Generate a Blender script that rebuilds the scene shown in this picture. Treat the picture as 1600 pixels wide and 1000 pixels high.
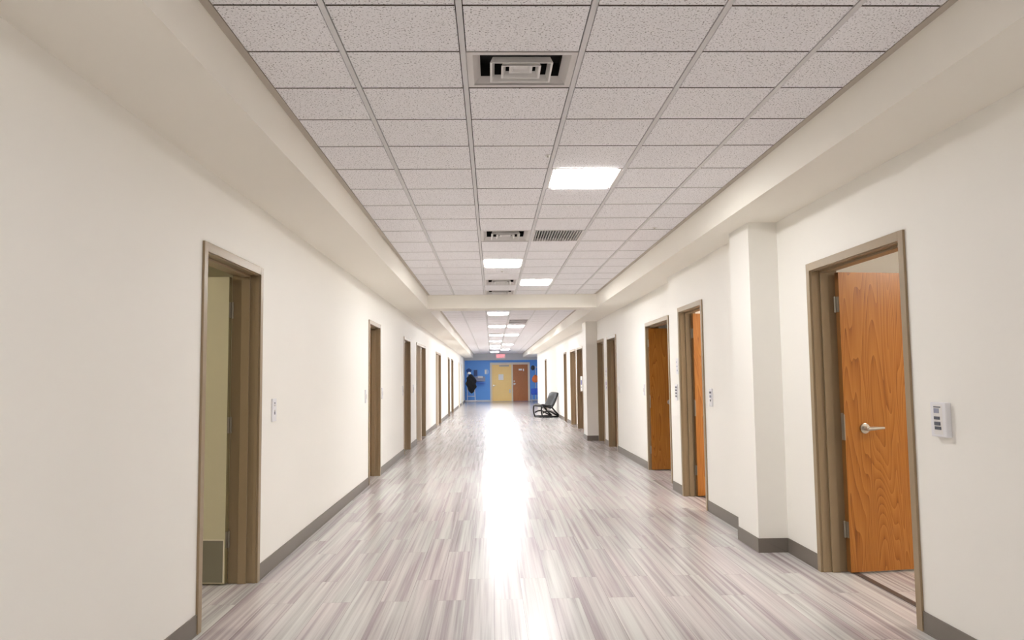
import bpy, bmesh, math, random
from mathutils import Vector, Matrix

for o in list(bpy.data.objects):
    bpy.data.objects.remove(o)
S = bpy.context.scene
COL = S.collection
random.seed(7)

# ------------------------------------------------------------------ camera
CAMH = 1.3816
F_PX = 1192.03
pit, yaw, rol = 0.076125, 0.026827, -0.011681
cy, sy, cp, sp = math.cos(yaw), math.sin(yaw), math.cos(pit), math.sin(pit)
FW = Vector((sy * cp, cy * cp, sp))
RT = Vector((cy, -sy, 0))
UP = RT.cross(FW)
R2 = RT * math.cos(rol) + UP * math.sin(rol)
U2 = -RT * math.sin(rol) + UP * math.cos(rol)
cam = bpy.data.cameras.new('camera')
cam.sensor_width = 36.0
cam.lens = F_PX * 36.0 / 1600.0
cam.clip_start = 0.05
cam.clip_end = 200
co = bpy.data.objects.new('camera', cam)
COL.objects.link(co)
M = Matrix.Identity(4)
for i in range(3):
    M[i][0] = R2[i]; M[i][1] = U2[i]; M[i][2] = -FW[i]
M[2][3] = CAMH
co.matrix_world = M
S.camera = co

# ------------------------------------------------------------------ world, exposure
w = bpy.data.worlds.new('world')
S.world = w
w.use_nodes = True
w.node_tree.nodes['Background'].inputs[0].default_value = (0.9, 0.95, 1, 1)
w.node_tree.nodes['Background'].inputs[1].default_value = 0.05
S.view_settings.view_transform = 'Standard'
S.view_settings.look = 'None'
S.view_settings.gamma = 1
S.view_settings.use_curve_mapping = False
S.view_settings.exposure = 1.45
S.cycles.use_denoising = True
S.cycles.max_bounces = 14
S.cycles.diffuse_bounces = 8
S.cycles.sample_clamp_indirect = 6
TROFFER = 20.0      # emission strength of the ceiling panels
ROOM_LAMP = 13.0

# ------------------------------------------------------------------ room numbers (metres; y runs down the corridor)
H, HS, HD = 2.857, 2.612, 2.179
CL, CR = -1.118, 1.854
XL, X1, XC, X2, X3 = -1.638, 2.307, 2.074, 2.208, 2.326
YB, YE = -6.0, 46.0
TH = 0.19
COLS = [CL, -0.656, -0.118, 0.420, 0.955, 1.477, CR]
ROWS = [2.911, 3.339, 3.771, 4.241, 4.742, 5.271, 5.829, 6.388, 6.951, 7.515,
        8.136, 8.786, 9.376, 10.029, 10.688, 11.315, 11.989, 12.734, 13.35]
BEAM0, BEAM1 = 13.35, 13.85

# ------------------------------------------------------------------ materials
def srgb(r, g, b):
    f = lambda c: (c / 255 / 12.92) if c / 255 <= 0.04045 else ((c / 255 + 0.055) / 1.055) ** 2.4
    return (f(r), f(g), f(b), 1)

def newmat(name):
    m = bpy.data.materials.new(name); m.use_nodes = True
    nt = m.node_tree
    return m, nt, nt.nodes['Principled BSDF']

def N(nt, t, **kw):
    n = nt.nodes.new(t)
    for k, v in kw.items():
        if k in n.inputs: n.inputs[k].default_value = v
        else: setattr(n, k, v)
    return n

def L(nt, a, b): nt.links.new(a, b)

def flat(name, col, rough=0.5, metal=0.0, var=0.04, scale=8, bump=0.0, bscale=300, spec=0.5):
    m, nt, b = newmat(name)
    tc = N(nt, 'ShaderNodeTexCoord')
    no = N(nt, 'ShaderNodeTexNoise'); no.inputs['Scale'].default_value = scale; no.inputs['Detail'].default_value = 3
    L(nt, tc.outputs['Object'], no.inputs['Vector'])
    mx = N(nt, 'ShaderNodeMix'); mx.data_type = 'RGBA'
    mx.inputs[6].default_value = tuple(c * (1 - var) for c in col[:3]) + (1,)
    mx.inputs[7].default_value = tuple(min(1, c * (1 + var)) for c in col[:3]) + (1,)
    L(nt, no.outputs['Fac'], mx.inputs[0])
    L(nt, mx.outputs[2], b.inputs['Base Color'])
    b.inputs['Roughness'].default_value = rough
    b.inputs['Metallic'].default_value = metal
    b.inputs['Specular IOR Level'].default_value = spec
    if bump:
        n2 = N(nt, 'ShaderNodeTexNoise'); n2.inputs['Scale'].default_value = bscale
        L(nt, tc.outputs['Object'], n2.inputs['Vector'])
        bp = N(nt, 'ShaderNodeBump'); bp.inputs['Strength'].default_value = bump; bp.inputs['Distance'].default_value = 0.002
        L(nt, n2.outputs['Fac'], bp.inputs['Height']); L(nt, bp.outputs['Normal'], b.inputs['Normal'])
    return m

def emit(name, col, st):
    m, nt, b = newmat(name)
    b.inputs['Base Color'].default_value = (0.8, 0.8, 0.8, 1)
    b.inputs['Emission Color'].default_value = col
    b.inputs['Emission Strength'].default_value = st
    return m

def ramp(nt, stops):
    r = N(nt, 'ShaderNodeValToRGB')
    e = r.color_ramp.elements
    while len(e) < len(stops): e.new(0.5)
    for i, (p, c) in enumerate(stops):
        e[i].position = p; e[i].color = c
    return r

def mat_floor():
    m, nt, b = newmat('floor_planks')
    geo = N(nt, 'ShaderNodeNewGeometry')
    sep = N(nt, 'ShaderNodeSeparateXYZ'); L(nt, geo.outputs['Position'], sep.inputs[0])
    cmb = N(nt, 'ShaderNodeCombineXYZ')
    L(nt, sep.outputs['Y'], cmb.inputs['X']); L(nt, sep.outputs['X'], cmb.inputs['Y'])
    br = N(nt, 'ShaderNodeTexBrick')
    br.offset = 0.37; br.offset_frequency = 2; br.squash = 1
    br.inputs['Color1'].default_value = (0, 0, 0, 1); br.inputs['Color2'].default_value = (1, 1, 1, 1)
    br.inputs['Mortar'].default_value = (0.5, 0.5, 0.5, 1)
    br.inputs['Scale'].default_value = 1; br.inputs['Mortar Size'].default_value = 0.0012
    br.inputs['Mortar Smooth'].default_value = 0.1
    br.inputs['Brick Width'].default_value = 1.35; br.inputs['Row Height'].default_value = 0.178
    L(nt, cmb.outputs[0], br.inputs['Vector'])
    rnd = N(nt, 'ShaderNodeMath', operation='MULTIPLY'); rnd.inputs[1].default_value = 37.0
    L(nt, br.outputs['Color'], rnd.inputs[0])
    def streak(sx, syy, det, dist):
        mp = N(nt, 'ShaderNodeMapping'); mp.inputs['Scale'].default_value = (sx, syy, 1)
        L(nt, geo.outputs['Position'], mp.inputs['Vector'])
        no = N(nt, 'ShaderNodeTexNoise'); no.noise_dimensions = '4D'
        no.inputs['Scale'].default_value = 1; no.inputs['Detail'].default_value = det
        no.inputs['Roughness'].default_value = 0.6; no.inputs['Distortion'].default_value = dist
        L(nt, mp.outputs[0], no.inputs['Vector']); L(nt, rnd.outputs[0], no.inputs['W'])
        return no
    a = streak(24, 0.34, 3, 0.35)
    c = streak(75, 0.9, 2, 0.1)
    d = streak(5, 0.5, 1, 0.0)
    s1 = N(nt, 'ShaderNodeMath', operation='MULTIPLY_ADD'); s1.inputs[1].default_value = 0.72
    mul = N(nt, 'ShaderNodeMath', operation='MULTIPLY'); mul.inputs[1].default_value = 0.28
    L(nt, c.outputs['Fac'], mul.inputs[0]); L(nt, a.outputs['Fac'], s1.inputs[0]); L(nt, mul.outputs[0], s1.inputs[2])
    # each plank a little lighter or darker
    s2 = N(nt, 'ShaderNodeMath', operation='MULTIPLY_ADD'); s2.inputs[1].default_value = 0.05
    L(nt, br.outputs['Color'], s2.inputs[0]); L(nt, s1.outputs[0], s2.inputs[2])
    r = ramp(nt, [(0.34, srgb(158, 149, 151)), (0.45, srgb(188, 181, 182)), (0.53, srgb(210, 206, 205)), (0.64, srgb(228, 226, 223))])
    L(nt, s2.outputs[0], r.inputs[0])
    tint = N(nt, 'ShaderNodeMix'); tint.data_type = 'RGBA'; tint.blend_type = 'MULTIPLY'
    tint.inputs[0].default_value = 1
    r2 = ramp(nt, [(0.35, srgb(247, 240, 243)), (0.65, srgb(248, 251, 250))])
    L(nt, d.outputs['Fac'], r2.inputs[0]); L(nt, r.outputs[0], tint.inputs[6]); L(nt, r2.outputs[0], tint.inputs[7])
    mo = N(nt, 'ShaderNodeMix'); mo.data_type = 'RGBA'
    L(nt, br.outputs['Fac'], mo.inputs[0]); L(nt, tint.outputs[2], mo.inputs[6]); mo.inputs[7].default_value = srgb(150, 140, 140)
    L(nt, mo.outputs[2], b.inputs['Base Color'])
    b.inputs['Roughness'].default_value = 0.5
    b.inputs['Specular IOR Level'].default_value = 0.0
    gl = N(nt, 'ShaderNodeBsdfGlossy'); gl.inputs['Roughness'].default_value = 0.25
    fre = N(nt, 'ShaderNodeFresnel'); fre.inputs['IOR'].default_value = 1.45
    fm = N(nt, 'ShaderNodeMath', operation='MULTIPLY'); fm.inputs[1].default_value = 0.95
    L(nt, fre.outputs[0], fm.inputs[0])
    ms = N(nt, 'ShaderNodeMixShader'); out = nt.nodes['Material Output']
    L(nt, fm.outputs[0], ms.inputs[0]); L(nt, b.outputs[0], ms.inputs[1]); L(nt, gl.outputs[0], ms.inputs[2]); L(nt, ms.outputs[0], out.inputs['Surface'])
    bp = N(nt, 'ShaderNodeBump'); bp.inputs['Strength'].default_value = 0.04; bp.inputs['Distance'].default_value = 0.001
    L(nt, c.outputs['Fac'], bp.inputs['Height']); L(nt, bp.outputs['Normal'], b.inputs['Normal'])
    return m

def mat_oak(name, dark, mid, light, rough=0.32):
    m, nt, b = newmat(name)
    tc = N(nt, 'ShaderNodeTexCoord')
    mp = N(nt, 'ShaderNodeMapping'); mp.inputs['Scale'].default_value = (6.0, 6.0, 0.6)
    L(nt, tc.outputs['Object'], mp.inputs['Vector'])
    no = N(nt, 'ShaderNodeTexNoise'); no.inputs['Scale'].default_value = 1.0; no.inputs['Detail'].default_value = 1.2; no.inputs['Roughness'].default_value = 0.35
    no.inputs['Distortion'].default_value = 0.35
    L(nt, mp.outputs[0], no.inputs['Vector'])
    k = N(nt, 'ShaderNodeMath', operation='MULTIPLY'); k.inputs[1].default_value = 25
    L(nt, no.outputs['Fac'], k.inputs[0])
    fr = N(nt, 'ShaderNodeMath', operation='FRACT'); L(nt, k.outputs[0], fr.inputs[0])
    fine = N(nt, 'ShaderNodeMapping'); fine.inputs['Scale'].default_value = (120, 120, 2.4)
    L(nt, tc.outputs['Object'], fine.inputs['Vector'])
    n2 = N(nt, 'ShaderNodeTexNoise'); n2.inputs['Scale'].default_value = 1; n2.inputs['Detail'].default_value = 3
    L(nt, fine.outputs[0], n2.inputs['Vector'])
    ad = N(nt, 'ShaderNodeMath', operation='MULTIPLY_ADD'); ad.inputs[1].default_value = 0.48
    mu = N(nt, 'ShaderNodeMath', operation='MULTIPLY'); mu.inputs[1].default_value = 0.6
    L(nt, n2.outputs['Fac'], mu.inputs[0]); L(nt, fr.outputs[0], ad.inputs[0]); L(nt, mu.outputs[0], ad.inputs[2])
    r = ramp(nt, [(0.18, dark), (0.36, mid), (0.85, light)])
    L(nt, ad.outputs[0], r.inputs[0])
    L(nt, r.outputs[0], b.inputs['Base Color'])
    b.inputs['Roughness'].default_value = rough
    return m

def mat_tile():
    m, nt, b = newmat('ceiling_tile')
    geo = N(nt, 'ShaderNodeNewGeometry')
    no = N(nt, 'ShaderNodeTexNoise'); no.inputs['Scale'].default_value = 120; no.inputs['Detail'].default_value = 2; no.inputs['Roughness'].default_value = 0.6
    L(nt, geo.outputs['Position'], no.inputs['Vector'])
    r = ramp(nt, [(0.33, srgb(128, 122, 124)), (0.41, srgb(240, 239, 242)), (0.60, srgb(245, 244, 247)), (0.72, srgb(250, 249, 251))])
    L(nt, no.outputs['Fac'], r.inputs[0])
    L(nt, r.outputs[0], b.inputs['Base Color'])
    b.inputs['Roughness'].default_value = 0.95
    b.inputs['Specular IOR Level'].default_value = 0.1
    return m

MT = dict(
    wall=flat('cream_wall_paint', srgb(241, 239, 233), 0.55, var=0.01, scale=2, bump=0.06, bscale=350),
    soffit=flat('cream_soffit_paint', srgb(241, 237, 227), 0.7, var=0.01, scale=2),
    floor=mat_floor(),
    tile=mat_tile(),
    edgeshade=flat('shade_coloured_tile_edge', srgb(96, 86, 78), 0.95),  # shadow lines between tiles, put into the edge colour
    tee=flat('grey_grid_metal', srgb(214, 213, 214), 0.45, var=0.02),
    angle=flat('taupe_wall_angle', srgb(186, 177, 166), 0.5, var=0.02),
    base=flat('taupe_rubber_base', srgb(118, 110, 102), 0.45, var=0.06, scale=3),
    frame=flat('taupe_frame_enamel', srgb(151, 131, 102), 0.35, var=0.02, scale=3),
    oak=mat_oak('honey_oak_veneer', srgb(116, 64, 14), srgb(165, 100, 30), srgb(187, 124, 50)),
    oakd=mat_oak('brown_oak_veneer', srgb(96, 64, 34), srgb(132, 92, 52), srgb(150, 108, 66)),
    oakedge=flat('oak_edge_band', srgb(120, 78, 34), 0.45, var=0.08, scale=20),
    pale=flat('olive_cream_laminate', srgb(205, 197, 166), 0.4, var=0.02),
    paleedge=flat('olive_door_edge', srgb(120, 108, 76), 0.45, var=0.05),
    kick=flat('grey_olive_kick_plate', srgb(130, 124, 106), 0.35, var=0.02),
    steel=flat('brushed_steel', srgb(205, 200, 192), 0.28, 1.0, var=0.03, scale=40),
    hinge=flat('dull_hinge_steel', srgb(158, 150, 136), 0.35, 0.7, var=0.05, scale=60),
    white=flat('white_enamel', srgb(226, 224, 222), 0.35, var=0.01),
    dwhite=flat('satin_diffuser_white', srgb(212, 208, 206), 0.4, var=0.01),
    dark=flat('dark_duct', srgb(24, 22, 21), 0.8),
    plas=flat('off_white_plastic', srgb(228, 228, 232), 0.3, var=0.01),
    lcd=flat('grey_blue_display', srgb(150, 154, 172), 0.25, var=0.1, scale=90),
    btn=flat('charcoal_buttons', srgb(72, 76, 90), 0.35, var=0.15, scale=120),
    troff=emit('lit_troffer_diffuser', (1.0, 0.99, 0.975, 1), TROFFER),
    troffb=emit('lit_troffer_diffuser_far_bay', (0.97, 0.985, 1.0, 1), TROFFER * 0.92),
    warm=emit('lit_room_diffuser', (1.0, 0.92, 0.82, 1), ROOM_LAMP),
    roomfill=emit('added_fill_diffuser', (1.0, 0.95, 0.82, 1), 8),  # glow of the lamp added to brighten the open left leaf
    blue=flat('blue_wall_paint', srgb(100, 164, 238), 0.5, var=0.02),
    band=flat('pale_grey_header_paint', srgb(206, 208, 208), 0.6, var=0.01),
    maple=flat('yellow_maple_veneer', srgb(255, 216, 138), 0.4, var=0.05, scale=4),
    brown=mat_oak('red_brown_veneer', srgb(146, 84, 40), srgb(172, 104, 54), srgb(184, 116, 64)),
    iframe=flat('ivory_frame_enamel', srgb(226, 216, 196), 0.4, var=0.02),
    paper=flat('white_paper', srgb(246, 244, 240), 0.7, var=0.01),
    bluepaper=flat('pale_blue_paper', srgb(160, 196, 240), 0.6, var=0.05),
    ink=flat('blue_ink', srgb(70, 90, 170), 0.6),
    mauve=flat('mauve_print', srgb(170, 140, 180), 0.6),
    grey=flat('mid_grey_plastic', srgb(150, 158, 180), 0.45),
    black=flat('black_cloth', srgb(22, 22, 26), 0.9, var=0.2, scale=12),
    blackm=flat('black_tube_metal', srgb(30, 30, 32), 0.35, 0.3),
    char=flat('charcoal_vinyl', srgb(60, 61, 64), 0.45, var=0.15, scale=9, bump=0.2, bscale=60),
    orange=flat('orange_nylon', srgb(238, 128, 62), 0.6, var=0.12, scale=10),
    bluev=flat('blue_vinyl', srgb(60, 100, 205), 0.4, var=0.08),
    navy=flat('navy_panel', srgb(30, 66, 128), 0.3, var=0.1),
    strip=flat('brown_transition_strip', srgb(92, 80, 74), 0.5, var=0.08),
    redled=emit('lit_red_letters', (1.0, 0.10, 0.12, 1), 0.7),
    signface=flat('pale_pink_sign_face', srgb(244, 232, 230), 0.4),
)

# ------------------------------------------------------------------ mesh helpers
class MB:
    def __init__(s):
        s.v, s.f, s.m, s.mats = [], [], [], []
    def mi(s, mat):
        if mat not in s.mats: s.mats.append(mat)
        return s.mats.index(mat)
    def box(s, x0, x1, y0, y1, z0, z1, mat=None, mats=None):
        x0, x1 = sorted((x0, x1)); y0, y1 = sorted((y0, y1)); z0, z1 = sorted((z0, z1))
        n = len(s.v)
        s.v += [(x, y, z) for z in (z0, z1) for y in (y0, y1) for x in (x0, x1)]
        fs = [(0, 2, 3, 1), (4, 5, 7, 6), (0, 1, 5, 4), (2, 6, 7, 3), (0, 4, 6, 2), (1, 3, 7, 5)]  # -z +z -y +y -x +x
        for i, f in enumerate(fs):
            s.f.append([n + a for a in f]); s.m.append(s.mi(mats[i] if mats else mat))
        return s
    def prism(s, pts, axis, a, b, mat=None):
        """extrude a polygon (u,v) along axis 'x','y' or 'z' from a to b"""
        def P(u, v, t): return {'x': (t, u, v), 'y': (u, t, v), 'z': (u, v, t)}[axis]
        n = len(s.v); k = len(pts)
        s.v += [P(u, v, a) for u, v in pts] + [P(u, v, b) for u, v in pts]
        i = s.mi(mat)
        s.f.append([n + j for j in range(k)][::-1]); s.m.append(i)
        s.f.append([n + k + j for j in range(k)]); s.m.append(i)
        for j in range(k):
            q = (j + 1) % k
            s.f.append([n + j, n + q, n + k + q, n + k + j]); s.m.append(i)
        return s
    def tube(s, pts, r, mat=None, seg=12, closed=False, flat=1.0):
        pts = [Vector(p) for p in pts]; n0 = len(s.v); k = len(pts)
        rs = r if isinstance(r, (list, tuple)) else [r] * k
        prev = None
        for i, p in enumerate(pts):
            if closed: d = pts[(i + 1) % k] - pts[i - 1]
            else: d = pts[min(i + 1, k - 1)] - pts[max(i - 1, 0)]
            d.normalize()
            if prev is None:
                u = d.cross(Vector((0, 0, 1)))
                if u.length < 1e-3: u = d.cross(Vector((0, 1, 0)))
            else:
                u = prev - d * prev.dot(d)
            u.normalize(); prev = u; vv = d.cross(u)
            for j in range(seg):
                t = 2 * math.pi * j / seg
                s.v.append(tuple(p + (u * math.cos(t) + vv * math.sin(t) * flat) * rs[i]))
        i0 = s.mi(mat)
        for i in range(k if closed else k - 1):
            for j in range(seg):
                a = n0 + i * seg + j; b = n0 + i * seg + (j + 1) % seg
                c = n0 + ((i + 1) % k) * seg + (j + 1) % seg; d = n0 + ((i + 1) % k) * seg + j
                s.f.append([a, b, c, d]); s.m.append(i0)
        if not closed:
            s.f.append([n0 + j for j in range(seg)][::-1]); s.m.append(i0)
            s.f.append([n0 + (k - 1) * seg + j for j in range(seg)]); s.m.append(i0)
        return s
    def quad(s, a, b, c, d, mat=None):
        n = len(s.v); s.v += [a, b, c, d]; s.f.append([n, n + 1, n + 2, n + 3]); s.m.append(s.mi(mat)); return s
    def ellip(s, c, r, mat=None, nu=16, nv=10, fn=None):
        n0 = len(s.v)
        for i in range(nv + 1):
            ph = math.pi * i / nv
            for j in range(nu):
                t = 2 * math.pi * j / nu
                p = Vector((math.sin(ph) * math.cos(t), math.sin(ph) * math.sin(t), math.cos(ph)))
                if fn: p = fn(p)
                s.v.append((c[0] + r[0] * p.x, c[1] + r[1] * p.y, c[2] + r[2] * p.z))
        k = s.mi(mat)
        for i in range(nv):
            for j in range(nu):
                s.f.append([n0 + i * nu + j, n0 + (i + 1) * nu + j, n0 + (i + 1) * nu + (j + 1) % nu, n0 + i * nu + (j + 1) % nu]); s.m.append(k)
        return s
    def xform(s, M):
        s.v = [tuple(M @ Vector(p)) for p in s.v]; return s
    def obj(s, name, mat=None, parent=None, bevel=0, smooth=False, origin=None):
        me = bpy.data.meshes.new(name)
        off = Vector(origin) if origin else Vector((0, 0, 0))
        if parent:
            r = parent
            while r.parent: r = r.parent
            off = r.location
        me.from_pydata([tuple(Vector(p) - off) for p in s.v], [], s.f)
        ms = [mat if x is None else x for x in s.mats]
        for x in ms: me.materials.append(x)
        for i, p in enumerate(me.polygons): p.material_index = s.m[i]
        me.update()
        bm = bmesh.new(); bm.from_mesh(me)
        bmesh.ops.remove_doubles(bm, verts=bm.verts, dist=1e-6)
        if smooth: bmesh.ops.recalc_face_normals(bm, faces=bm.faces)
        bm.to_mesh(me); bm.free()
        o = bpy.data.objects.new(name, me); COL.objects.link(o)
        if parent: o.parent = parent
        else: o.location = off
        if smooth:
            for p in me.polygons: p.use_smooth = True
        if bevel:
            b = o.modifiers.new('bevel', 'BEVEL'); b.width = bevel; b.segments = 2; b.limit_method = 'ANGLE'; b.angle_limit = math.radians(40)
        return o

def tag(o, label, cat, group=None, kind=None):
    o['label'] = label; o['category'] = cat
    if group: o['group'] = group
    if kind: o['kind'] = kind
    return o

def empty(name, loc, label, cat, group=None, kind=None):
    o = bpy.data.objects.new(name, None); COL.objects.link(o)
    o.location = loc; o.empty_display_size = 0.1
    return tag(o, label, cat, group, kind)

# ------------------------------------------------------------------ doors: where the openings are
# side, wall face x, y0, y1 (outer edges of the frame), state, label
DOORS = [
    ('L', XL, 4.34, 5.45, 'pale', 'nearest doorway on the left wall, pale olive door swung open with grey kick plate'),
    ('L', XL, 10.18, 11.22, 'closed', 'second doorway on the left wall, brown frame, beyond the switch plate'),
    ('L', XL, 14.24, 15.33, 'closed', 'third doorway on the left wall, narrow brown frame beside the double one'),
    ('L', XL, 16.59, 18.80, 'double', 'fourth doorway on the left wall, wide brown opening split by a pale post'),
    ('L', XL, 22.29, 24.38, 'double', 'fifth doorway on the left wall, far wide opening split by a pale post'),
    ('L', XL, 28.43, 29.40, 'closed', 'sixth doorway on the left wall, thin brown sliver seen far away'),
    ('L', XL, 30.75, 32.15, 'closed', 'seventh doorway on the left wall, just beyond the thin sliver'),
    ('L', XL, 37.30, 38.30, 'grey', 'eighth doorway on the left wall, faint grey frame near the blue end'),
    ('L', XL, 40.80, 41.80, 'grey', 'farthest doorway on the left wall, faint grey frame beside the coat stand'),
    ('R', X1, 4.15, 5.46, 'oak', 'nearest doorway on the right wall, large honey oak door standing open'),
    ('R', X2, 7.90, 8.93, 'oak', 'second doorway on the right wall, oak door open just past the pilaster'),
    ('R', X3, 9.93, 11.46, 'oakwide', 'third doorway on the right wall, wide frame filled by brown oak door'),
    ('R', X3, 14.22, 15.33, 'closed', 'fourth doorway on the right wall, brown frame nearer of the close pair'),
    ('R', X3, 15.82, 16.74, 'closed', 'fifth doorway on the right wall, beside the far pilaster'),
    ('R', X3, 19.50, 20.85, 'notice', 'sixth doorway on the right wall, beyond far pilaster, with white blue notice'),
    ('R', X3, 21.15, 22.60, 'closed', 'seventh doorway on the right wall, reddish brown, beyond the notice'),
    ('R', X3, 23.80, 24.65, 'closed', 'eighth doorway on the right wall, thin frame before the lounge chair'),
    ('R', X3, 32.55, 33.50, 'closed', 'farthest doorway on the right wall, thin dark frame behind the lounge chair'),
]
FW_ = 0.05

def wall_mesh(side, segs, doors):
    """segs: (face_x, y0, y1). Solid wall with door openings cut out, thickness TH away from the corridor."""
    sg = 1 if side == 'R' else -1
    b = MB()
    for fx, y0, y1 in segs:
        ds = sorted([d for d in doors if d[2] >= y0 and d[3] <= y1], key=lambda d: d[2])
        y = y0
        for d in ds:
            b.box(fx, fx + sg * TH, y, d[2], 0, HS)
            b.box(fx, fx + sg * TH, d[2], d[3], HD, HS)
            y = d[3]
        b.box(fx, fx + sg * TH, y, y1, 0, HS)
    return b

Ldoors = [d for d in DOORS if d[0] == 'L']; Rdoors = [d for d in DOORS if d[0] == 'R']
o = wall_mesh('L', [(XL, YB, YE)], Ldoors).obj('wall_left', MT['wall'])
tag(o, 'cream painted corridor wall on the left with door openings', 'wall', kind='structure')
PIL1 = (6.03, 6.52); PIL2 = (16.78, 17.42)
RSEG = [(X1, YB, 6.28), (X2, 6.28, 9.42), (X3, 9.42, 39.2)]
b = wall_mesh('R', RSEG, Rdoors)
for (a, c), back in ((PIL1, X2), (PIL2, X3)):
    b.box(XC, back + 0.12, a, c, 0, HS)
o = b.obj('wall_right', MT['wall'])
tag(o, 'cream painted corridor wall on the right with two shallow pilasters', 'wall', kind='structure')

# end of the corridor
o = MB().box(-2.0, 4.6, YE, YE + 0.2, 0, 3.1).obj('wall_end', MT['blue'])
tag(o, 'bright blue wall closing the far end of the corridor', 'wall', kind='structure')
o = MB().box(-2.0, 4.6, YB - 0.2, YB, 0, 3.1).obj('wall_back', MT['wall'])
tag(o, 'cream wall closing the corridor behind the viewer', 'wall', kind='structure')
b = MB().box(4.3, 4.5, 39.0, YE, 0, HS).box(X3 + TH, 4.5, 39.0, 39.2, 0, HS)
o = b.obj('wall_alcove', MT['blue'])
tag(o, 'blue side wall of the alcove at the far right end', 'wall', kind='structure')
o = MB().box(-1.63, 4.29, YE - 0.35, YE, 2.47, 3.0).obj('trim_4', MT['band'])
tag(o, 'pale grey header band above the blue end wall', 'header', kind='structure')

# floor
o = MB().box(-6.5, 7.0, YB - 0.2, YE + 0.2, -0.1, 0).obj('floor', MT['floor'])
tag(o, 'glossy grey pink wood look plank floor', 'floor', kind='structure')

# soffits along both walls, cross beam
o = MB().box(-2.0, CL, YB, YE, HS, H + 0.12).obj('trim_1', MT['soffit'])
tag(o, 'boxed cream soffit running along the left wall', 'soffit', kind='structure')
o = MB().box(CR, 4.6, YB, YE, HS, H + 0.12).obj('trim_2', MT['soffit'])
tag(o, 'boxed cream soffit running along the right wall', 'soffit', kind='structure')
o = MB().box(CL, CR, BEAM0, BEAM1, HS, H + 0.12).obj('trim_3', MT['soffit'])
tag(o, 'cream beam crossing the corridor between two ceiling bays', 'beam', kind='structure')

# ------------------------------------------------------------------ ceiling
rows1 = []
y = ROWS[0]
while y > YB: 
    y -= 0.47; rows1.insert(0, max(y, YB))
rows1 += ROWS
i0 = len(rows1) - len(ROWS)
rows2 = [BEAM1, 14.05]
while rows2[-1] + 0.72 < YE - 0.35: rows2.append(rows2[-1] + 0.72)
rows2.append(YE - 0.35)
LIGHT1 = {(5, 3), (12, 2), (15, 3)}                        # (row, column) in the first bay
VENT1 = {(1, 2), (9, 2), (15, 2), (17, 2)}
GRILL1 = {(9, 3)}
LIGHTB = {(i0 - 5, 2), (i0 - 12, 3)}  # behind the viewer, indices into rows1
r2 = lambda yy: min(range(len(rows2) - 1), key=lambda i: abs(rows2[i] - yy))
LIGHT2 = {(r2(16.93), 2), (r2(21.25), 2), (r2(21.25), 3), (r2(25.57), 2), (r2(25.57), 3), (r2(29.89), 2),
          (r2(32.77), 3), (r2(34.21), 2), (r2(37.09), 2), (r2(38.5), 3), (r2(42.1), 2)}
VENT2 = {(r2(24.85), 2)}
GRILL2 = {(r2(19.09), 3), (r2(19.81), 3)}
holes1 = {(i0 + a, c) for a, c in LIGHT1 | VENT1 | GRILL1} | LIGHTB
holes2 = LIGHT2 | VENT2 | GRILL2
cb = MB()
t, e, g_, an = MT['tile'], MT['edgeshade'], MT['tee'], MT['angle']
for rows, holes in ((rows1, holes1), (rows2, holes2)):
    for i in range(len(rows) - 1):
        for j in range(6):
            if (i, j) in holes: continue
            xa = COLS[j] + (0.040 if j == 0 else 0.0165); xb = COLS[j + 1] - (0.040 if j == 5 else 0.0165)
            if rows[i + 1] - rows[i] > 0.05:
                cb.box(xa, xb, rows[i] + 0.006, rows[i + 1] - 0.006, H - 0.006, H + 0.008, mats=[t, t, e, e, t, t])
    for j in range(1, 6):
        cb.box(COLS[j] - 0.012, COLS[j] + 0.012, rows[0], rows[-1], H - 0.009, H + 0.006, mat=g_)
    for yy in rows[1:-1]:
        cb.box(CL, CR, yy - 0.007, yy + 0.007, H + 0.001, H + 0.007, mat=e)  # strip coloured dark as the shade inside the cross gaps
    for xa, xb in ((CL, CL + 0.036), (CR - 0.036, CR)):
        cb.box(xa, xb, rows[0], rows[-1], H - 0.008, H + 0.006, mat=an)
cb.box(-2.0, 4.6, YB, YE, H + 0.14, H + 0.2, mat=MT['dark'])
o = cb.obj('ceiling', MT['tile'])
tag(o, 'suspended ceiling of speckled tiles in a grey metal grid', 'ceiling', kind='structure')

def cell(rows, i, j): return COLS[j], COLS[j + 1], rows[i], rows[i + 1]

def troffer(c, label, lens='troff'):
    x0, x1, y0, y1 = c
    r = empty('ceiling_light', ((x0 + x1) / 2, (y0 + y1) / 2, H), label, 'ceiling light', 'square panel lights in the tiled ceiling')
    x0 += .013; x1 -= .013; y0 += .008; y1 -= .008
    b = MB(); wv = 0.016
    b.box(x0, x0 + wv, y0, y1, H - .008, H + .05); b.box(x1 - wv, x1, y0, y1, H - .008, H + .05)
    b.box(x0 + wv, x1 - wv, y0, y0 + .01, H - .008, H + .05); b.box(x0 + wv, x1 - wv, y1 - .01, y1, H - .008, H + .05)
    b.obj('frame', MT['white'], r)
    for xa in (x0 + wv + .008, x1 - wv - .016): MB().box(xa, xa + .008, y0 + .01, y1 - .01, H - .012, H + .012).obj('inner_rail', MT['white'], r)
    b = MB().box(x0 + wv + .028, x1 - wv - .028, y0 + .01, y1 - .01, H - .016, H + .008)
    b.obj('diffuser', MT[lens], r)
    MB().box(x0 + wv, x1 - wv, y0 + .01, y1 - .01, H + .05, H + .06).obj('housing', MT['white'], r)
    return r

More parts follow.
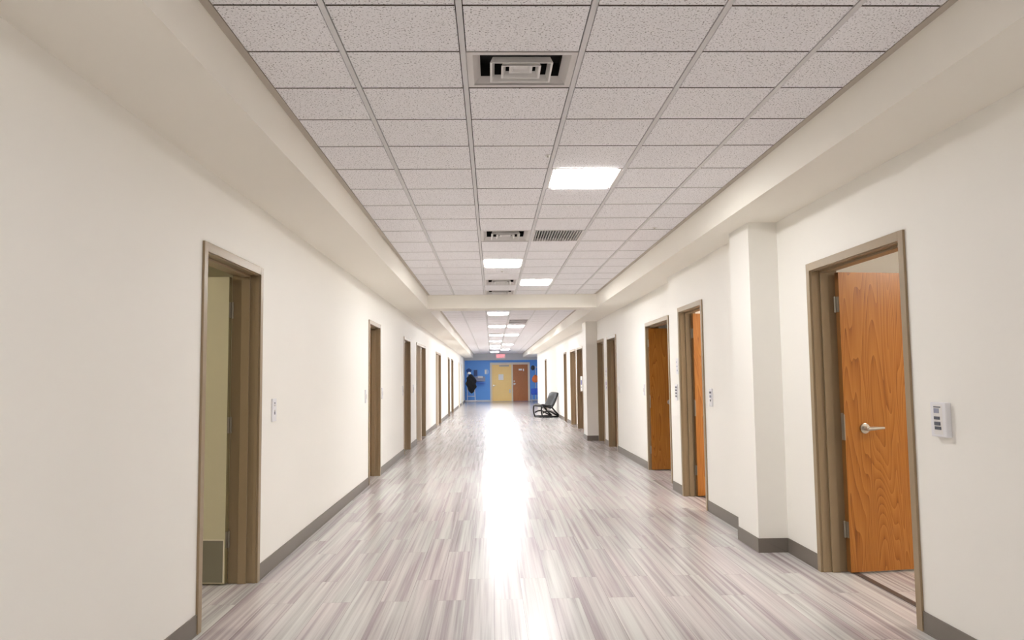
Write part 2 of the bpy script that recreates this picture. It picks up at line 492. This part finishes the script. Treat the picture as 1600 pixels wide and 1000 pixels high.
def ring(b, cx, cyy, hx, hy, z, hx2, hy2, z2, th):
    """square funnel wall between two rectangles"""
    A = [(cx - hx, cyy - hy, z), (cx + hx, cyy - hy, z), (cx + hx, cyy + hy, z), (cx - hx, cyy + hy, z)]
    B = [(cx - hx2, cyy - hy2, z2), (cx + hx2, cyy - hy2, z2), (cx + hx2, cyy + hy2, z2), (cx - hx2, cyy + hy2, z2)]
    C = [(cx - hx + th, cyy - hy + th, z), (cx + hx - th, cyy - hy + th, z), (cx + hx - th, cyy + hy - th, z), (cx - hx + th, cyy + hy - th, z)]
    D = [(cx - hx2 + th, cyy - hy2 + th, z2), (cx + hx2 - th, cyy - hy2 + th, z2), (cx + hx2 - th, cyy + hy2 - th, z2), (cx - hx2 + th, cyy + hy2 - th, z2)]
    for k in range(4):
        q = (k + 1) % 4
        b.quad(A[k], A[q], B[q], B[k]); b.quad(C[q], C[k], D[k], D[q]); b.quad(A[q], A[k], C[k], C[q]); b.quad(B[k], B[q], D[q], D[k])

def diffuser(c, label):
    x0, x1, y0, y1 = c
    cx, cyy = (x0 + x1) / 2, (y0 + y1) / 2; hx, hy = (x1 - x0) / 2 - .014, (y1 - y0) / 2 - .009
    r = empty('air_diffuser', (cx, cyy, H), label, 'air vent', 'square air diffusers in the tiled ceiling')
    k = (hx + hy) / 2 / 0.24
    b = MB(); ring(b, cx, cyy, hx, hy, H - .006, hx, hy, H + .004, .028)
    b.obj('border', MT['dwhite'], r)
    b = MB(); ring(b, cx, cyy, hx - .026, hy - .022, H - .002, .185 * hx / .24, .185 * hy / .24, H + .032, .003)
    b.obj('funnel', MT['dwhite'], r, smooth=False)
    b = MB().box(cx - .195 * hx / .24, cx + .195 * hx / .24, cyy - .195 * hy / .24, cyy + .195 * hy / .24, H + .1, H + .11)
    for s_ in (-1, 1):
        b.box(cx + s_ * .188 * hx / .24, cx + s_ * .195 * hx / .24, cyy - .19 * hy / .24, cyy + .19 * hy / .24, H + .03, H + .11)
        b.box(cx - .19 * hx / .24, cx + .19 * hx / .24, cyy + s_ * .188 * hy / .24, cyy + s_ * .195 * hy / .24, H + .03, H + .11)
    b.obj('duct_neck', MT['dark'], r)
    for a, zb, zt in ((.138, -.016, .016), (.088, -.014, .016)):
        b = MB(); ring(b, cx, cyy, a * hx / .24, a * hy / .24, H + zb, (a - .012) * hx / .24, (a - .012) * hy / .24, H + zt, .009)
        b.obj('louver_ring', MT['white'], r)
    b = MB(); ring(b, cx, cyy, .052 * hx / .24, .052 * hy / .24, H + .0, .03 * hx / .24, .03 * hy / .24, H + .03, .012)
    b.box(cx - .035, cx + .035, cyy - .035, cyy + .035, H + .012, H + .02)
    b.obj('center_cup', MT['white'], r)
    return r

def grille(c, label):
    x0, x1, y0, y1 = c
    r = empty('return_grille', ((x0 + x1) / 2, (y0 + y1) / 2, H), label, 'air vent', 'slatted return grilles')
    x0 += .014; x1 -= .014; y0 += .009; y1 -= .009
    b = MB(); ring(b, (x0 + x1) / 2, (y0 + y1) / 2, (x1 - x0) / 2, (y1 - y0) / 2, H - .008, (x1 - x0) / 2, (y1 - y0) / 2, H + .02, .02)
    b.obj('frame', MT['dwhite'], r)
    b = MB(); n = 17; xa = x0 + .022; xb = x1 - .022
    for k in range(n):
        xx = xa + (k + .5) * (xb - xa) / n
        b.box(xx - .004, xx + .004, y0 + .02, y1 - .02, H - .007, H + .018)
    b.obj('slats', MT['dwhite'], r)
    MB().box(xa - .02, xb + .02, y0, y1, H + .05, H + .06).obj('duct_back', MT['dark'], r)
    return r

names1 = {(5, 3): 'lit square ceiling panel nearest to the viewer, right of centre',
          (12, 2): 'second lit ceiling panel, behind the return grille on the left column',
          (15, 3): 'third lit ceiling panel, just before the cross beam on the right'}
for k in LIGHT1: troffer(cell(rows1, i0 + k[0], k[1]), names1[k])
for k in sorted(LIGHTB): troffer(cell(rows1, *k), 'lit ceiling panel above and behind the viewer')
far = sorted(LIGHT2)
nm = ['first lit ceiling panel past the cross beam, alone on the left column',
      'left one of the first side by side lit panel pair past the beam',
      'right one of the first side by side lit panel pair past the beam',
      'left one of the second side by side lit panel pair, behind a dark vent',
      'right one of the second side by side lit panel pair past the beam',
      'single lit panel beyond the second lit pair, left column',
      'faint single lit panel on the right column, far along the ceiling',
      'faint lit panel on the left column, far along the ceiling',
      'lit panel left of centre, second nearest to the exit sign',
      'lit panel right of centre, closest on the right to the exit sign',
      'farthest lit ceiling panel, directly before the exit sign']
for k, c in enumerate(far): troffer(cell(rows2, *c), nm[k], 'troffb')
vn = {(1, 2): 'large white square air diffuser nearest to the viewer',
      (9, 2): 'white square air diffuser beside the slatted return grille',
      (15, 2): 'white square air diffuser beside the third lit panel',
      (17, 2): 'white square air diffuser right before the cross beam'}
for k in VENT1: diffuser(cell(rows1, i0 + k[0], k[1]), vn[k])
for k in VENT2: diffuser(cell(rows2, *k), 'dark looking air diffuser beyond the beam, before the second lit pair')
for k in GRILL1: grille(cell(rows1, i0 + k[0], k[1]), 'slatted return grille with dark gaps, right of an air diffuser')
gl = ['dark return grille beyond the beam, nearer of two', 'dark return grille beyond the beam, farther of two']
for k, c in enumerate(sorted(GRILL2)): grille(cell(rows2, *c), gl[k])
for (x, yy, lab) in ((0.15, 10.41, 'tiny sprinkler head behind the second lit panel'),
                     (0.385, 4.95, 'tiny sprinkler head near the first lit panel'),
                     (1.62, 7.42, 'tiny sprinkler head close to the right soffit')):
    r = empty('sprinkler_head', (x, yy, H), lab, 'sprinkler', 'ceiling sprinkler heads')
    MB().tube([(x, yy, H - .006), (x, yy, H - .010)], .022, seg=16).obj('escutcheon', MT['white'], r)
    MB().tube([(x, yy, H - .010), (x, yy, H - .022)], [.009, .004], seg=10).obj('nozzle', MT['steel'], r)

# ------------------------------------------------------------------ door builder
nd = {'n': 0}
def leaf_parts(r, hx, hy, sg, ang, width, face, edge, kick=None, lever=0.20, hinges=True, zt=2.112):
    """leaf hinged at (hx,hy), running away from the corridor; sg: +1 right, -1 left; ang: degrees past square"""
    a = math.radians(ang)
    R = Matrix.Translation((hx, hy, 0)) @ Matrix.Rotation(sg * a, 4, 'Z') @ Matrix.Diagonal((sg, 1, 1, 1))
    T = 0.045
    b = MB().box(0, width, 0, T, .012, zt, mats=[edge, edge, face, face, edge, edge]).xform(R)
    lf = b.obj('door_leaf', face, r)
    if kick:
        k = MB().box(.012, width - .03, -.003, 0, .02, .30).xform(R).obj('kick_plate', kick, lf)
        MB().box(.010, width - .028, -.004, 0, .30, .306).box(.006, .012, -.004, 0, .02, .306).xform(R).obj('plate_edging', MT['iframe'], lf)
    if lever:
        zc = 1.0
        b = MB().tube([(lever, 0, zc), (lever, -.012, zc)], .036, seg=24)
        b.tube([(lever, -.012, zc), (lever, -.058, zc)], .016, seg=16)
        b.tube([(lever - .008, -.055, zc), (lever + .03, -.060, zc + .001), (lever + .07, -.058, zc + .002), (lever + .12, -.052, zc + .003)], [.013, .013, .0105, .008], seg=12)
        b.xform(R).obj('lever_handle', MT['steel'], lf, smooth=False, bevel=.002)
        MB().box(-.0025, 0, .008, T - .008, zc - .08, zc + .11).box(-.004, .003, -.002, .008, zc - .08, zc + .10).xform(R).obj('latch_plate', MT['hinge'], lf)
    return lf, R

def door(d):
    side, fx, y0, y1, st, lab = d
    sg = 1 if side == 'R' else -1
    nd['n'] += 1
    r = empty('door_%d' % nd['n'], (fx, (y0 + y1) / 2, 0), lab, 'doorway', kind='structure')
    P = lambda dd: fx + sg * dd
    D = TH - .002
    b = MB()
    pr = -.014
    fm = MT['iframe'] if st == 'grey' else MT['frame']
    # jambs and head with a stop in the middle
    for ya, yb, s in ((y0, y0 + FW_, 1), (y1 - FW_, y1, -1)):
        b.box(P(pr), P(0.0), ya - .004 if s == 1 else ya, yb if s == 1 else yb + .004, 0, HD + .004)
        b.box(P(0.0), P(D), ya + .001, yb - .001, 0, HD - .001)
        e_ = yb if s == 1 else ya
        b.box(P(.0), P(.024), e_ - .001, e_ + s * .006, 0, HD - FW_)
        b.box(P(.062), P(.118), e_ - .001, e_ + s * .016, 0, HD - FW_)
    b.box(P(pr), P(0.0), y0 + FW_, y1 - FW_, HD - FW_, HD + .004)
    b.box(P(0.0), P(D), y0 + FW_, y1 - FW_, HD - FW_, HD - .001)
    b.box(P(0.0), P(.024), y0 + FW_, y1 - FW_, HD - FW_ - .006, HD - FW_)
    b.box(P(.062), P(.118), y0 + FW_, y1 - FW_, HD - FW_ - .016, HD - FW_)
    fo = b.obj('door_frame', fm, r, bevel=.0015)
    ya, yb = y0 + FW_, y1 - FW_
    if st in ('closed', 'grey', 'double', 'notice'):
        d0 = .122
        face = MT['iframe'] if st == 'grey' else MT['oakd']
        gaps = [(ya, yb)]
        if st == 'double':
            ym = ya + (yb - ya) * .42
            MB().box(P(-.016), P(D), ym - .055, ym + .055, 0, HD - FW_ - .017).obj('center_post', MT['iframe'], r)
            gaps = [(ya, ym - .055), (ym + .055, yb)]
        for g0, g1 in gaps:
            lf = MB().box(P(d0), P(d0 + .042), g0 + .006, g1 - .006, .012, HD - FW_ - .004).obj('door_leaf', face, r)
            yl = g0 + .09 if st != 'notice' else g1 - .09
            b = MB().tube([(P(d0), yl, 1.0), (P(d0 - .01), yl, 1.0)], .034, seg=16).tube([(P(d0 - .01), yl, 1.0), (P(d0 - .05), yl, 1.0)], .012, seg=10)
            b.tube([(P(d0 - .05), yl, 1.0), (P(d0 - .05), yl + .11, 1.0)], [.011, .008], seg=10)
            b.obj('lever_handle', MT['steel'], lf)
    else:
        hx, hy = P({'pale': TH + .003, 'oakwide': .022}.get(st, .165 if fx == X1 else .138)), yb - (.05 if st == 'pale' else .074)
        if st == 'pale':
            lf, R = leaf_parts(r, hx, hy, sg, 6, yb - ya - .01, MT['pale'], MT['paleedge'], MT['kick'], lever=0)
        elif st == 'oak':
            lf, R = leaf_parts(r, hx, hy, sg, 8, min(1.08, yb - ya - .01), MT['oak'], MT['oakedge'], lever=.15, zt=2.108)
        else:
            lf, R = leaf_parts(r, hx, hy, sg, 4, 1.05, MT['oak'], MT['oakedge'], lever=.29, zt=2.10)
        for zc in (1.88, 0.30) + ((1.08,) if st == 'pale' else ()):
            b = MB().box(-.003, 0, .004, .04, zc - .055, zc + .055).tube([(-.008, .038, zc - .057), (-.008, .038, zc + .057)], .007, seg=10)
            b.box(-.012, 0, .036, .050, zc - .055, zc + .055)
            b.xform(R).obj('hinge', MT['hinge'], r)
        if st == 'oak':
            MB().box(P(TH + .002), P(TH + .045), ya - .03, yb, 0.0, .006).obj('threshold_strip', MT['strip'], r)
    return r

for d in DOORS: door(d)

# ------------------------------------------------------------------ baseboards
def baseboard(name, side, segs, doors, extra=(), label=''):
    sg = 1 if side == 'R' else -1
    b = MB()
    for fx, y0, y1 in segs:
        ds = sorted([d for d in doors if d[2] >= y0 - .3 and d[3] <= y1 + .3], key=lambda d: d[2])
        y = y0
        for d in ds + [None]:
            e_ = (d[2] - .005) if d else y1
            if e_ - y > .01:
                b.box(fx, fx - sg * .008, y, e_, 0.0, .11)
                b.box(fx - sg * .008, fx - sg * .012, y, e_, 0.0, .008)
            if d: y = d[3] + .005
    for (x0, x1, ya, yb) in extra: b.box(x0, x1, ya, yb, 0, .11)
    o = b.obj(name, MT['base'], bevel=.002)
    return tag(o, label, 'baseboard', kind='structure')

baseboard('baseboard_left', 'L', [(XL, YB, YE)], Ldoors, label='taupe rubber baseboard along the left wall')
ex = []
for (a, c), back in ((PIL1, X1), (PIL2, X3)):
    ex += [(XC - .008, XC, a - .008, c + .008), (XC, back - .008, a - .008, a), (XC, back - .008, c, c + .008)]
baseboard('baseboard_right', 'R', [(X1, YB, PIL1[0] - .008), (X2, PIL1[1] + .008, 9.42), (X3, 9.42, PIL2[0] - .008), (X3, PIL2[1] + .008, 39.2)], Rdoors, ex,
          label='taupe rubber baseboard along the right wall and around pilasters')
b = MB().box(-1.63, -.14, YE - .012, YE, 0, .1).box(2.29, 4.29, YE - .012, YE, 0, .1)
o = b.obj('baseboard_end', MT['band']); tag(o, 'pale baseboard under the blue end wall', 'baseboard', kind='structure')

# ------------------------------------------------------------------ side rooms behind the open doors
def side_room(key, sg, xin, xout, y0, y1, zc, mat, lab, lamp=None, lampmat=None):
    xa = xin
    b = MB()
    b.box(xout, xout + sg * .1, y0 - .1, y1 + .1, 0, zc + .1)
    b.box(xa, xout, y0 - .1, y0, 0, zc + .1)
    b.box(xa, xout, y1, y1 + .1, 0, zc + .1)
    o = b.obj('wall_' + key, mat); tag(o, 'painted inner walls of ' + lab, 'wall', kind='structure')
    o = MB().box(xa, xout, y0, y1, zc, zc + .1).obj('ceiling_' + key, mat); tag(o, 'plain pale ceiling of ' + lab, 'ceiling', kind='structure')
    if lamp:
        x, y = lamp
        r = empty('ceiling_light', (x, y, zc), 'warm ceiling light inside ' + lab, 'ceiling light')
        b = MB(); ring(b, x, y, .3, .3, zc - .03, .3, .3, zc, .02); b.obj('frame', MT['white'], r)
        MB().box(x - .275, x + .275, y - .275, y + .275, zc - .10, zc - .031).obj('diffuser', lampmat, r)

side_room('near_right_room', 1, X1 + TH, 5.6, 1.6, 6.9, 2.6, MT['wall'], 'the near right room', (4.3, 4.0), MT['warm'])
side_room('middle_right_room', 1, X2 + TH, 5.6, 7.02, 9.30, 2.6, MT['wall'], 'the second right room', (3.9, 8.0), MT['warm'])
side_room('far_right_room', 1, X3 + TH, 5.6, 9.50, 12.6, 2.6, MT['wall'], 'the third right room')
side_room('near_left_room', -1, XL - TH, -5.0, 1.6, 7.4, 2.6, MT['pale'], 'the near left room with an added fill lamp', (-3.4, 4.2), MT['roomfill'])  # unseen lamp added here to light the pale leaf

# ------------------------------------------------------------------ wall plates, signs
def plate(side, fx, y, z, w_, h_, name, label, cat, parts, mat=None, group=None, th=.012):
    sg = 1 if side == 'R' else -1
    r = empty(name, (fx, y, z), label, cat, group)
    P = lambda dd: fx - sg * dd
    b = MB().box(P(0), P(th), y - w_ / 2, y + w_ / 2, z - h_ / 2, z + h_ / 2)
    b.obj('cover_plate', mat or MT['plas'], r, bevel=.004)
    for (nm_, u, v, pw, ph, m_, t_) in parts:      # u along +y from centre, v up
        b = MB().box(P(th - .001), P(th + t_), y + u - pw / 2, y + u + pw / 2, z + v - ph / 2, z + v + ph / 2)
        b.obj(nm_, m_, r, bevel=.001)
    return r

# near right control panel (three dark windows)
parts = [('label_strip', .005, .064, .062, .006, MT['btn'], .0015), ('display', .012, .045, .046, .024, MT['lcd'], .0015), ('inner_panel', .0, .0, .078, .15, MT['white'], .0005),
         ('button', .008, .008, .048, .016, MT['btn'], .004), ('button', .006, -.020, .050, .018, MT['btn'], .004), ('button', .002, -.043, .052, .016, MT['btn'], .004)]
plate('R', X1, 3.87, 1.145, .135, .175, 'control_panel', 'white wall control panel with display and dark buttons, nearest right wall', 'control panel', parts, th=.03)
sw = [('toggle', 0, .035, .03, .012, MT['dwhite'], .004), ('toggle', 0, -.004, .028, .012, MT['dwhite'], .004), ('indicator', 0, .052, .02, .01, MT['btn'], .002), ('slot', 0, -.022, .02, .022, MT['btn'], .002)]
plate('L', XL, 5.78, 1.165, .10, .17, 'light_switch', 'white switch plate with dark slots right of the nearest left doorway', 'switch', sw, group='wall plates')
sws = [('toggle', 0, 0, .03, .06, MT['dwhite'], .004)]
for side, fx, y, z, lab in (('L', XL, 9.94, 1.17, 'thin white plate before the second left doorway'), ('L', XL, 11.42, 1.18, 'thin white plate after the second left doorway'),
                            ('L', XL, 14.03, 1.18, 'small white plate before the third left doorway'), ('L', XL, 15.91, 1.19, 'small white plate between third and fourth left doorways'),
                            ('R', X3, 11.65, 1.18, 'thin white plate beyond the third right doorway'), ('R', X3, 13.95, 1.18, 'thin white plate before the fourth right doorway'),
                            ('R', X3, 23.3, 1.18, 'small white plate before the eighth right doorway')):
    plate(side, fx, y, z, .10, .17, 'light_switch', lab, 'switch', sws, group='wall plates')
parts = [('window', 0, .05, .06, .02, MT['btn'], .003), ('window', 0, .01, .05, .025, MT['lcd'], .003), ('slot', 0, -.03, .03, .02, MT['btn'], .003)]
plate('R', X2, 7.67, 1.165, .10, .18, 'light_switch', 'white plate with dark window left of the second right doorway, toward the viewer', 'switch', parts, group='wall plates')
parts = [('window', 0, v, .07, .022, MT['btn'], .003) for v in (.06, .025, -.01, -.045)]
plate('R', X2, 9.10, 1.19, .10, .19, 'control_panel', 'white plate with four dark windows between second and third right doorways', 'control panel', parts)
parts = [('symbol', .02, .05, .02, .02, MT['grey'], .001), ('symbol', .0, .0, .05, .012, MT['grey'], .001), ('symbol', -.01, -.05, .03, .02, MT['grey'], .001)]
plate('R', X2, 9.06, 1.50, .10, .19, 'door_sign', 'faint white room sign above the plate with four windows', 'sign', parts, th=.004)
parts = [('symbol', 0, .03, .05, .04, MT['mauve'], .001), ('symbol', .02, -.04, .03, .03, MT['grey'], .001)]
plate('R', X3, 15.53, 1.47, .16, .2, 'door_sign', 'upper small printed sign between the close pair of right doorways', 'sign', parts, th=.004)
parts = [('symbol', 0, .03, .07, .07, MT['mauve'], .001), ('symbol', -.02, -.05, .05, .04, MT['mauve'], .001)]
plate('R', X3, 15.55, 1.22, .18, .22, 'door_sign', 'lower mauve printed sign between the close pair of right doorways', 'sign', parts, th=.004)
# notice on the frame of the sixth right doorway
parts = [('print', 0, .03, .20, .12, MT['ink'], .001), ('print', 0, -.09, .18, .03, MT['grey'], .001)]
plate('R', X3 - .016, 19.75, 1.22, .42, .38, 'wall_notice', 'white notice with blue print by the sixth right doorway', 'notice', parts, mat=MT['paper'], th=.004)

# ------------------------------------------------------------------ end wall: double door, sign, clutter
r = empty('door_%d' % (nd['n'] + 1), (1.07, YE, 0), 'double door in the blue end wall, left leaf yellow maple, right leaf brown', 'door', kind='structure')
y = YE
b = MB()
b.box(-.12, .0, y - .03, y, 0, 2.33).box(2.15, 2.27, y - .03, y, 0, 2.33).box(0, 2.15, y - .03, y, 2.2, 2.33).box(1.16, 1.25, y - .03, y, 0, 2.2)
b.obj('door_frame', MT['iframe'], r)
lf = MB().box(.0, 1.16, y - .018, y, .01, 2.2).obj('door_leaf', MT['maple'], r)
MB().box(.42, 1.02, y - .06, y - .018, 2.10, 2.16).obj('door_closer', MT['grey'], lf)
MB().box(.05, .10, y - .05, y - .018, .86, 1.02).tube([(.07, y - .06, .95), (.22, y - .06, .95)], .014).obj('lever_handle', MT['steel'], lf)
MB().box(1.02, 1.10, y - .05, y - .018, .50, .72).obj('pull_plate', MT['white'], lf)
lf = MB().box(1.25, 2.15, y - .018, y, .01, 2.2).obj('door_leaf', MT['brown'], r)
lf['label'] = 'brown right hand leaf'
MB().box(1.60, 1.80, y - .022, y - .018, 1.84, 1.94).box(1.86, 1.92, y - .022, y - .018, 1.80, 1.94).obj('label_plate', MT['paper'], lf)
MB().box(1.29, 1.36, y - .03, y - .018, 1.16, 1.24).tube([(1.33, y - .018, 1.04), (1.33, y - .06, 1.04), (1.42, y - .065, 1.04)], .018).box(1.28, 1.37, y - .03, y - .018, .98, 1.09).obj('lever_handle', MT['steel'], lf)
o = MB().box(.38, .68, y - .023, y - .0185, 1.28, 1.62).obj('door_notice', MT['paper'], origin=(.5, y - .02, 1.28)); tag(o, 'white paper sheet taped on the yellow door leaf', 'notice')

# exit sign
r = empty('exit_sign', (.52, YE - .36, 2.62), 'red lettered exit sign on the header band above the double door', 'exit sign')
MB().box(.24, .80, YE - .40, YE - .352, 2.56, 2.84).obj('housing', MT['signface'], r)
tcu = bpy.data.curves.new('letters', 'FONT'); tcu.body = 'EXIT'; tcu.size = .22; tcu.extrude = .004; tcu.align_x = 'CENTER'; tcu.align_y = 'CENTER'; tcu.offset = .005
to = bpy.data.objects.new('tmp', tcu); COL.objects.link(to)
bpy.context.view_layer.update()
me = bpy.data.meshes.new_from_object(to.evaluated_get(bpy.context.evaluated_depsgraph_get()))
bpy.data.objects.remove(to)
me.transform(Matrix.Translation((0, YE - .406 - (YE - .36), .08)) @ Matrix.Rotation(math.pi / 2, 4, 'X'))
me.materials.clear(); me.materials.append(MT['redled'])
eo = bpy.data.objects.new('letters', me); COL.objects.link(eo); eo.parent = r

# rolling coat stand at the far left, coat and bag hanging on it
sy_ = YE - .9
r = empty('coat_stand', (-1.25, sy_, 0), 'white metal rolling stand at far left end, hung with a black coat', 'coat stand')
b = MB()
b.tube([(-1.46, sy_, .08), (-1.46, sy_, 1.75)], .02).tube([(-1.00, sy_, .08), (-1.06, sy_, 1.20)], .02)
b.tube([(-1.46, sy_, 1.2), (-1.06, sy_, 1.2)], .016).tube([(-1.46, sy_, .35), (-1.01, sy_, .35)], .016)
b.obj('upright', MT['white'], r)
MB().tube([(-1.46, sy_, 1.50), (-1.30, sy_ - .2, 1.52), (-1.24, sy_ - .26, 1.56)], .012).obj('hook_arm', MT['white'], r)
b = MB().tube([(-1.56, sy_ - .2, .08), (-.9, sy_ - .2, .08)], .02).tube([(-1.56, sy_ + .2, .08), (-.9, sy_ + .2, .08)], .02)
b.tube([(-1.46, sy_ - .2, .08), (-1.46, sy_ + .2, .08)], .02).tube([(-1.0, sy_ - .2, .08), (-1.0, sy_ + .2, .08)], .02)
b.obj('base', MT['white'], r)
for x in (-1.54, -.92):
    for yy in (sy_ - .2, sy_ + .2):
        MB().tube([(x, yy - .012, .034), (x, yy + .012, .034)], .034, seg=14).tube([(x, yy, .034), (x, yy, .08)], .01).obj('caster', MT['grey'], r)
def coat(p):
    z = p.z
    wv = 1 + .12 * math.sin(9 * z + 5 * p.x)
    k = .45 + .55 * (1 - ((z + .1)) ** 2) if z < 0 else 1
    return Vector((p.x * wv * k + .08 * z * -1, p.y * wv, z))
o = MB().ellip((-1.22, sy_ - .37, 1.08), (.30, .13, .56), nu=28, nv=22, fn=coat).obj('coat', MT['black'], smooth=True, origin=(-1.22, sy_ - .37, .5))
tag(o, 'black coat hanging on the white rolling stand', 'coat')
o = MB().ellip((-1.36, sy_ - .18, 1.82), (.15, .12, .17), nu=20, nv=14, fn=lambda p: Vector((p.x * (1 + .2 * math.sin(4 * p.z)), p.y, p.z))).obj('cap', MT['navy'], smooth=True, origin=(-1.36, sy_ - .18, 1.65))
tag(o, 'dark hat hung on top of the coat stand', 'hat')
o = MB().ellip((-1.33, sy_ - .36, 1.70), (.10, .04, .07), nu=16, nv=10).obj('face_mask', MT['paper'], smooth=True, origin=(-1.33, sy_ - .36, 1.63))
tag(o, 'small white cloth mask under the dark hat', 'mask')

# wall desk with screen
r = empty('wall_desk', (-.82, YE, 1.2), 'grey fold down wall desk on the blue wall beside the coat', 'desk')
MB().box(-1.08, -.42, YE - .10, YE, 1.20, 1.50).obj('cabinet', MT['grey'], r, bevel=.01)
MB().box(-1.10, -.40, YE - .32, YE - .02, 1.10, 1.13).obj('shelf', MT['bluev'], r)
MB().box(-.86, -.56, YE - .14, YE - .10, 1.42, 1.53).obj('paper_tray', MT['white'], r)
r = empty('wall_screen', (-1.0, YE, 1.55), 'dark blue screen on the blue wall above the wall desk', 'screen')
MB().box(-1.10, -.88, YE - .06, YE, 1.54, 1.90).obj('bezel', MT['navy'], r, bevel=.008)
MB().box(-1.085, -.895, YE - .063, YE - .06, 1.56, 1.88).obj('display', MT['navy'], r)
r = empty('wall_clock', (-.33, YE, 1.78), 'pale blue white rounded sign between the screen and the double door', 'sign')
pts = [(-.45, 1.62), (-.33, 1.62)] + [(-.33 + .14 * math.cos(a), 1.78 + .16 * math.sin(a)) for a in [(-90 + k * 15) * math.pi / 180 for k in range(13)]] + [(-.45, 1.94)]
MB().prism(pts, 'y', YE - .02, YE, mat=None).obj('panel', MT['bluepaper'], r)
MB().box(-.44, -.34, YE - .023, YE - .02, 1.66, 1.90).obj('insert', MT['paper'], r)
r.name = 'wall_sign'

# right end clutter: white pole rack, orange bag, dark bag, blue chair
r = empty('pole_rack', (2.62, YE - .6, 0), 'thin white pole rack standing at the right edge of the blue wall', 'rack')
MB().tube([(2.58, YE - .6, .05), (2.58, YE - .6, 2.1)], .022).obj('pole', MT['white'], r)
MB().tube([(2.36, YE - .6, .03), (2.9, YE - .6, .03)], .025).tube([(2.58, YE - .85, .03), (2.58, YE - .35, .03)], .025).obj('base', MT['grey'], r)
MB().tube([(2.45, YE - .6, 2.02), (2.85, YE - .6, 2.02)], .014).obj('crossbar', MT['white'], r)
o = MB().ellip((2.56, YE - .74, 1.34), (.20, .11, .23), nu=22, nv=16, fn=lambda p: Vector((p.x * (1 - .25 * p.z), p.y, p.z))).obj('orange_bag', MT['orange'], smooth=True, origin=(2.56, YE - .74, 1.1))
tag(o, 'orange bag hanging on the white pole rack', 'bag')
o = MB().ellip((2.42, YE - .72, 1.98), (.12, .09, .15), nu=18, nv=12).obj('dark_bag', MT['char'], smooth=True, origin=(2.42, YE - .72, 1.83))
tag(o, 'small dark bag hanging high on the white pole rack', 'bag')
r = empty('visitor_chair', (2.50, YE - 1.3, 0), 'small blue vinyl chair below the orange bag', 'chair')
b = MB().box(2.28, 2.72, YE - 1.5, YE - 1.1, .40, .46); b.obj('seat', MT['bluev'], r, bevel=.02)
b = MB().box(2.28, 2.72, YE - 1.12, YE - 1.06, .46, .78); b.obj('backrest', MT['bluev'], r, bevel=.02)
for x in (2.31, 2.69):
    for yy in (YE - 1.47, YE - 1.13):
        MB().tube([(x, yy, 0), (x, yy, .40)], .014).obj('leg', MT['steel'], r)

# ------------------------------------------------------------------ lounge chair by the right wall
r = empty('lounge_chair', (1.93, 27.05, 0), 'charcoal vinyl lounge chair on black curved sled legs against the right wall', 'chair')
R = Matrix.Translation((1.93, 27.05, 0)) @ Matrix.Rotation(math.radians(24), 4, 'Z') @ Matrix.Translation((-.40, 0, 0))
def shell(profile, w_, th):
    """padded sling: profile of (x,z), extruded over y, slightly dished"""
    b = MB(); n = len(profile); ny = 8
    nor = []
    for i in range(n):
        a = Vector(profile[max(i - 1, 0)]); c = Vector(profile[min(i + 1, n - 1)]); d = (c - a).normalized(); nor.append(Vector((-d.y, d.x)))
    grid = []
    for s_ in (0, 1):
        for i in range(n):
            for j in range(ny + 1):
                yv = -w_ / 2 + w_ * j / ny; q = abs(yv) / (w_ / 2)
                t_ = th * (1 - .55 * q ** 4) * (1 - .5 * (abs(2 * i / (n - 1) - 1)) ** 6)
                dish = .05 * q ** 2
                p = Vector(profile[i]) + nor[i] * (dish + (t_ if s_ else 0))
                b.v.append((p.x, yv, p.y))
    W = ny + 1
    m_ = b.mi(None)
    def F(*a): b.f.append(list(a)); b.m.append(m_)
    for i in range(n - 1):
        for j in range(ny):
            k = i * W + j; F(k, k + 1, k + W + 1, k + W); k += n * W; F(k + W, k + W + 1, k + 1, k)
    for i in range(n - 1):
        for j in (0, ny):
            k = i * W + j; F(k, k + W, k + W + n * W, k + n * W)
    for j in range(ny):
        for i in (0, n - 1):
            k = i * W + j; F(k, k + 1, k + 1 + n * W, k + n * W)
    return b
bk = [(.33, .34), (.40, .36), (.47, .44), (.53, .55), (.59, .67), (.64, .78), (.68, .86)]
b = shell(bk[::-1], .62, -.085).xform(R); o = b.obj('backrest', MT['char'], r, smooth=True)
st = [(.02, .40), (.10, .395), (.20, .37), (.30, .355), (.40, .36)]
b = shell(st, .58, .06).xform(R); b.obj('seat', MT['char'], r, smooth=True)
def arc(p0, p1, p2, n=10):
    return [tuple(Vector(p0) * (1 - t) ** 2 + Vector(p1) * 2 * t * (1 - t) + Vector(p2) * t * t) for t in [k / n for k in range(n + 1)]]
for s_ in (-1, 1):
    yv = s_ * .30
    b = MB()
    b.tube(arc((.03, yv, .40), (-.02, yv, .2), (.07, yv, .02)), .026)
    b.tube([(.07, yv, .028), (.76, yv, .028)], .028)
    b.tube(arc((.07, yv, .16), (.28, yv, .30), (.52, yv, .12)) + [(.74, yv, .03)], .026)
    b.tube(arc((.44, yv, .34), (.52, yv, .22), (.74, yv, .04)), .028)
    b.tube([(.03, yv, .40), (.42, yv, .345)], .016)
    b.tube([(.42, yv, .345), (.52, yv, .50), (.68, yv, .84)], .014)
    b.xform(R).obj('leg_frame', MT['blackm'], r, smooth=True)
b = MB().tube([(.07, -.3, .02), (.07, .3, .02)], .018).tube([(.74, -.3, .02), (.74, .3, .02)], .018).tube([(.42, -.3, .345), (.42, .3, .345)], .016)
b.xform(R).obj('cross_rail', MT['blackm'], r, smooth=True)
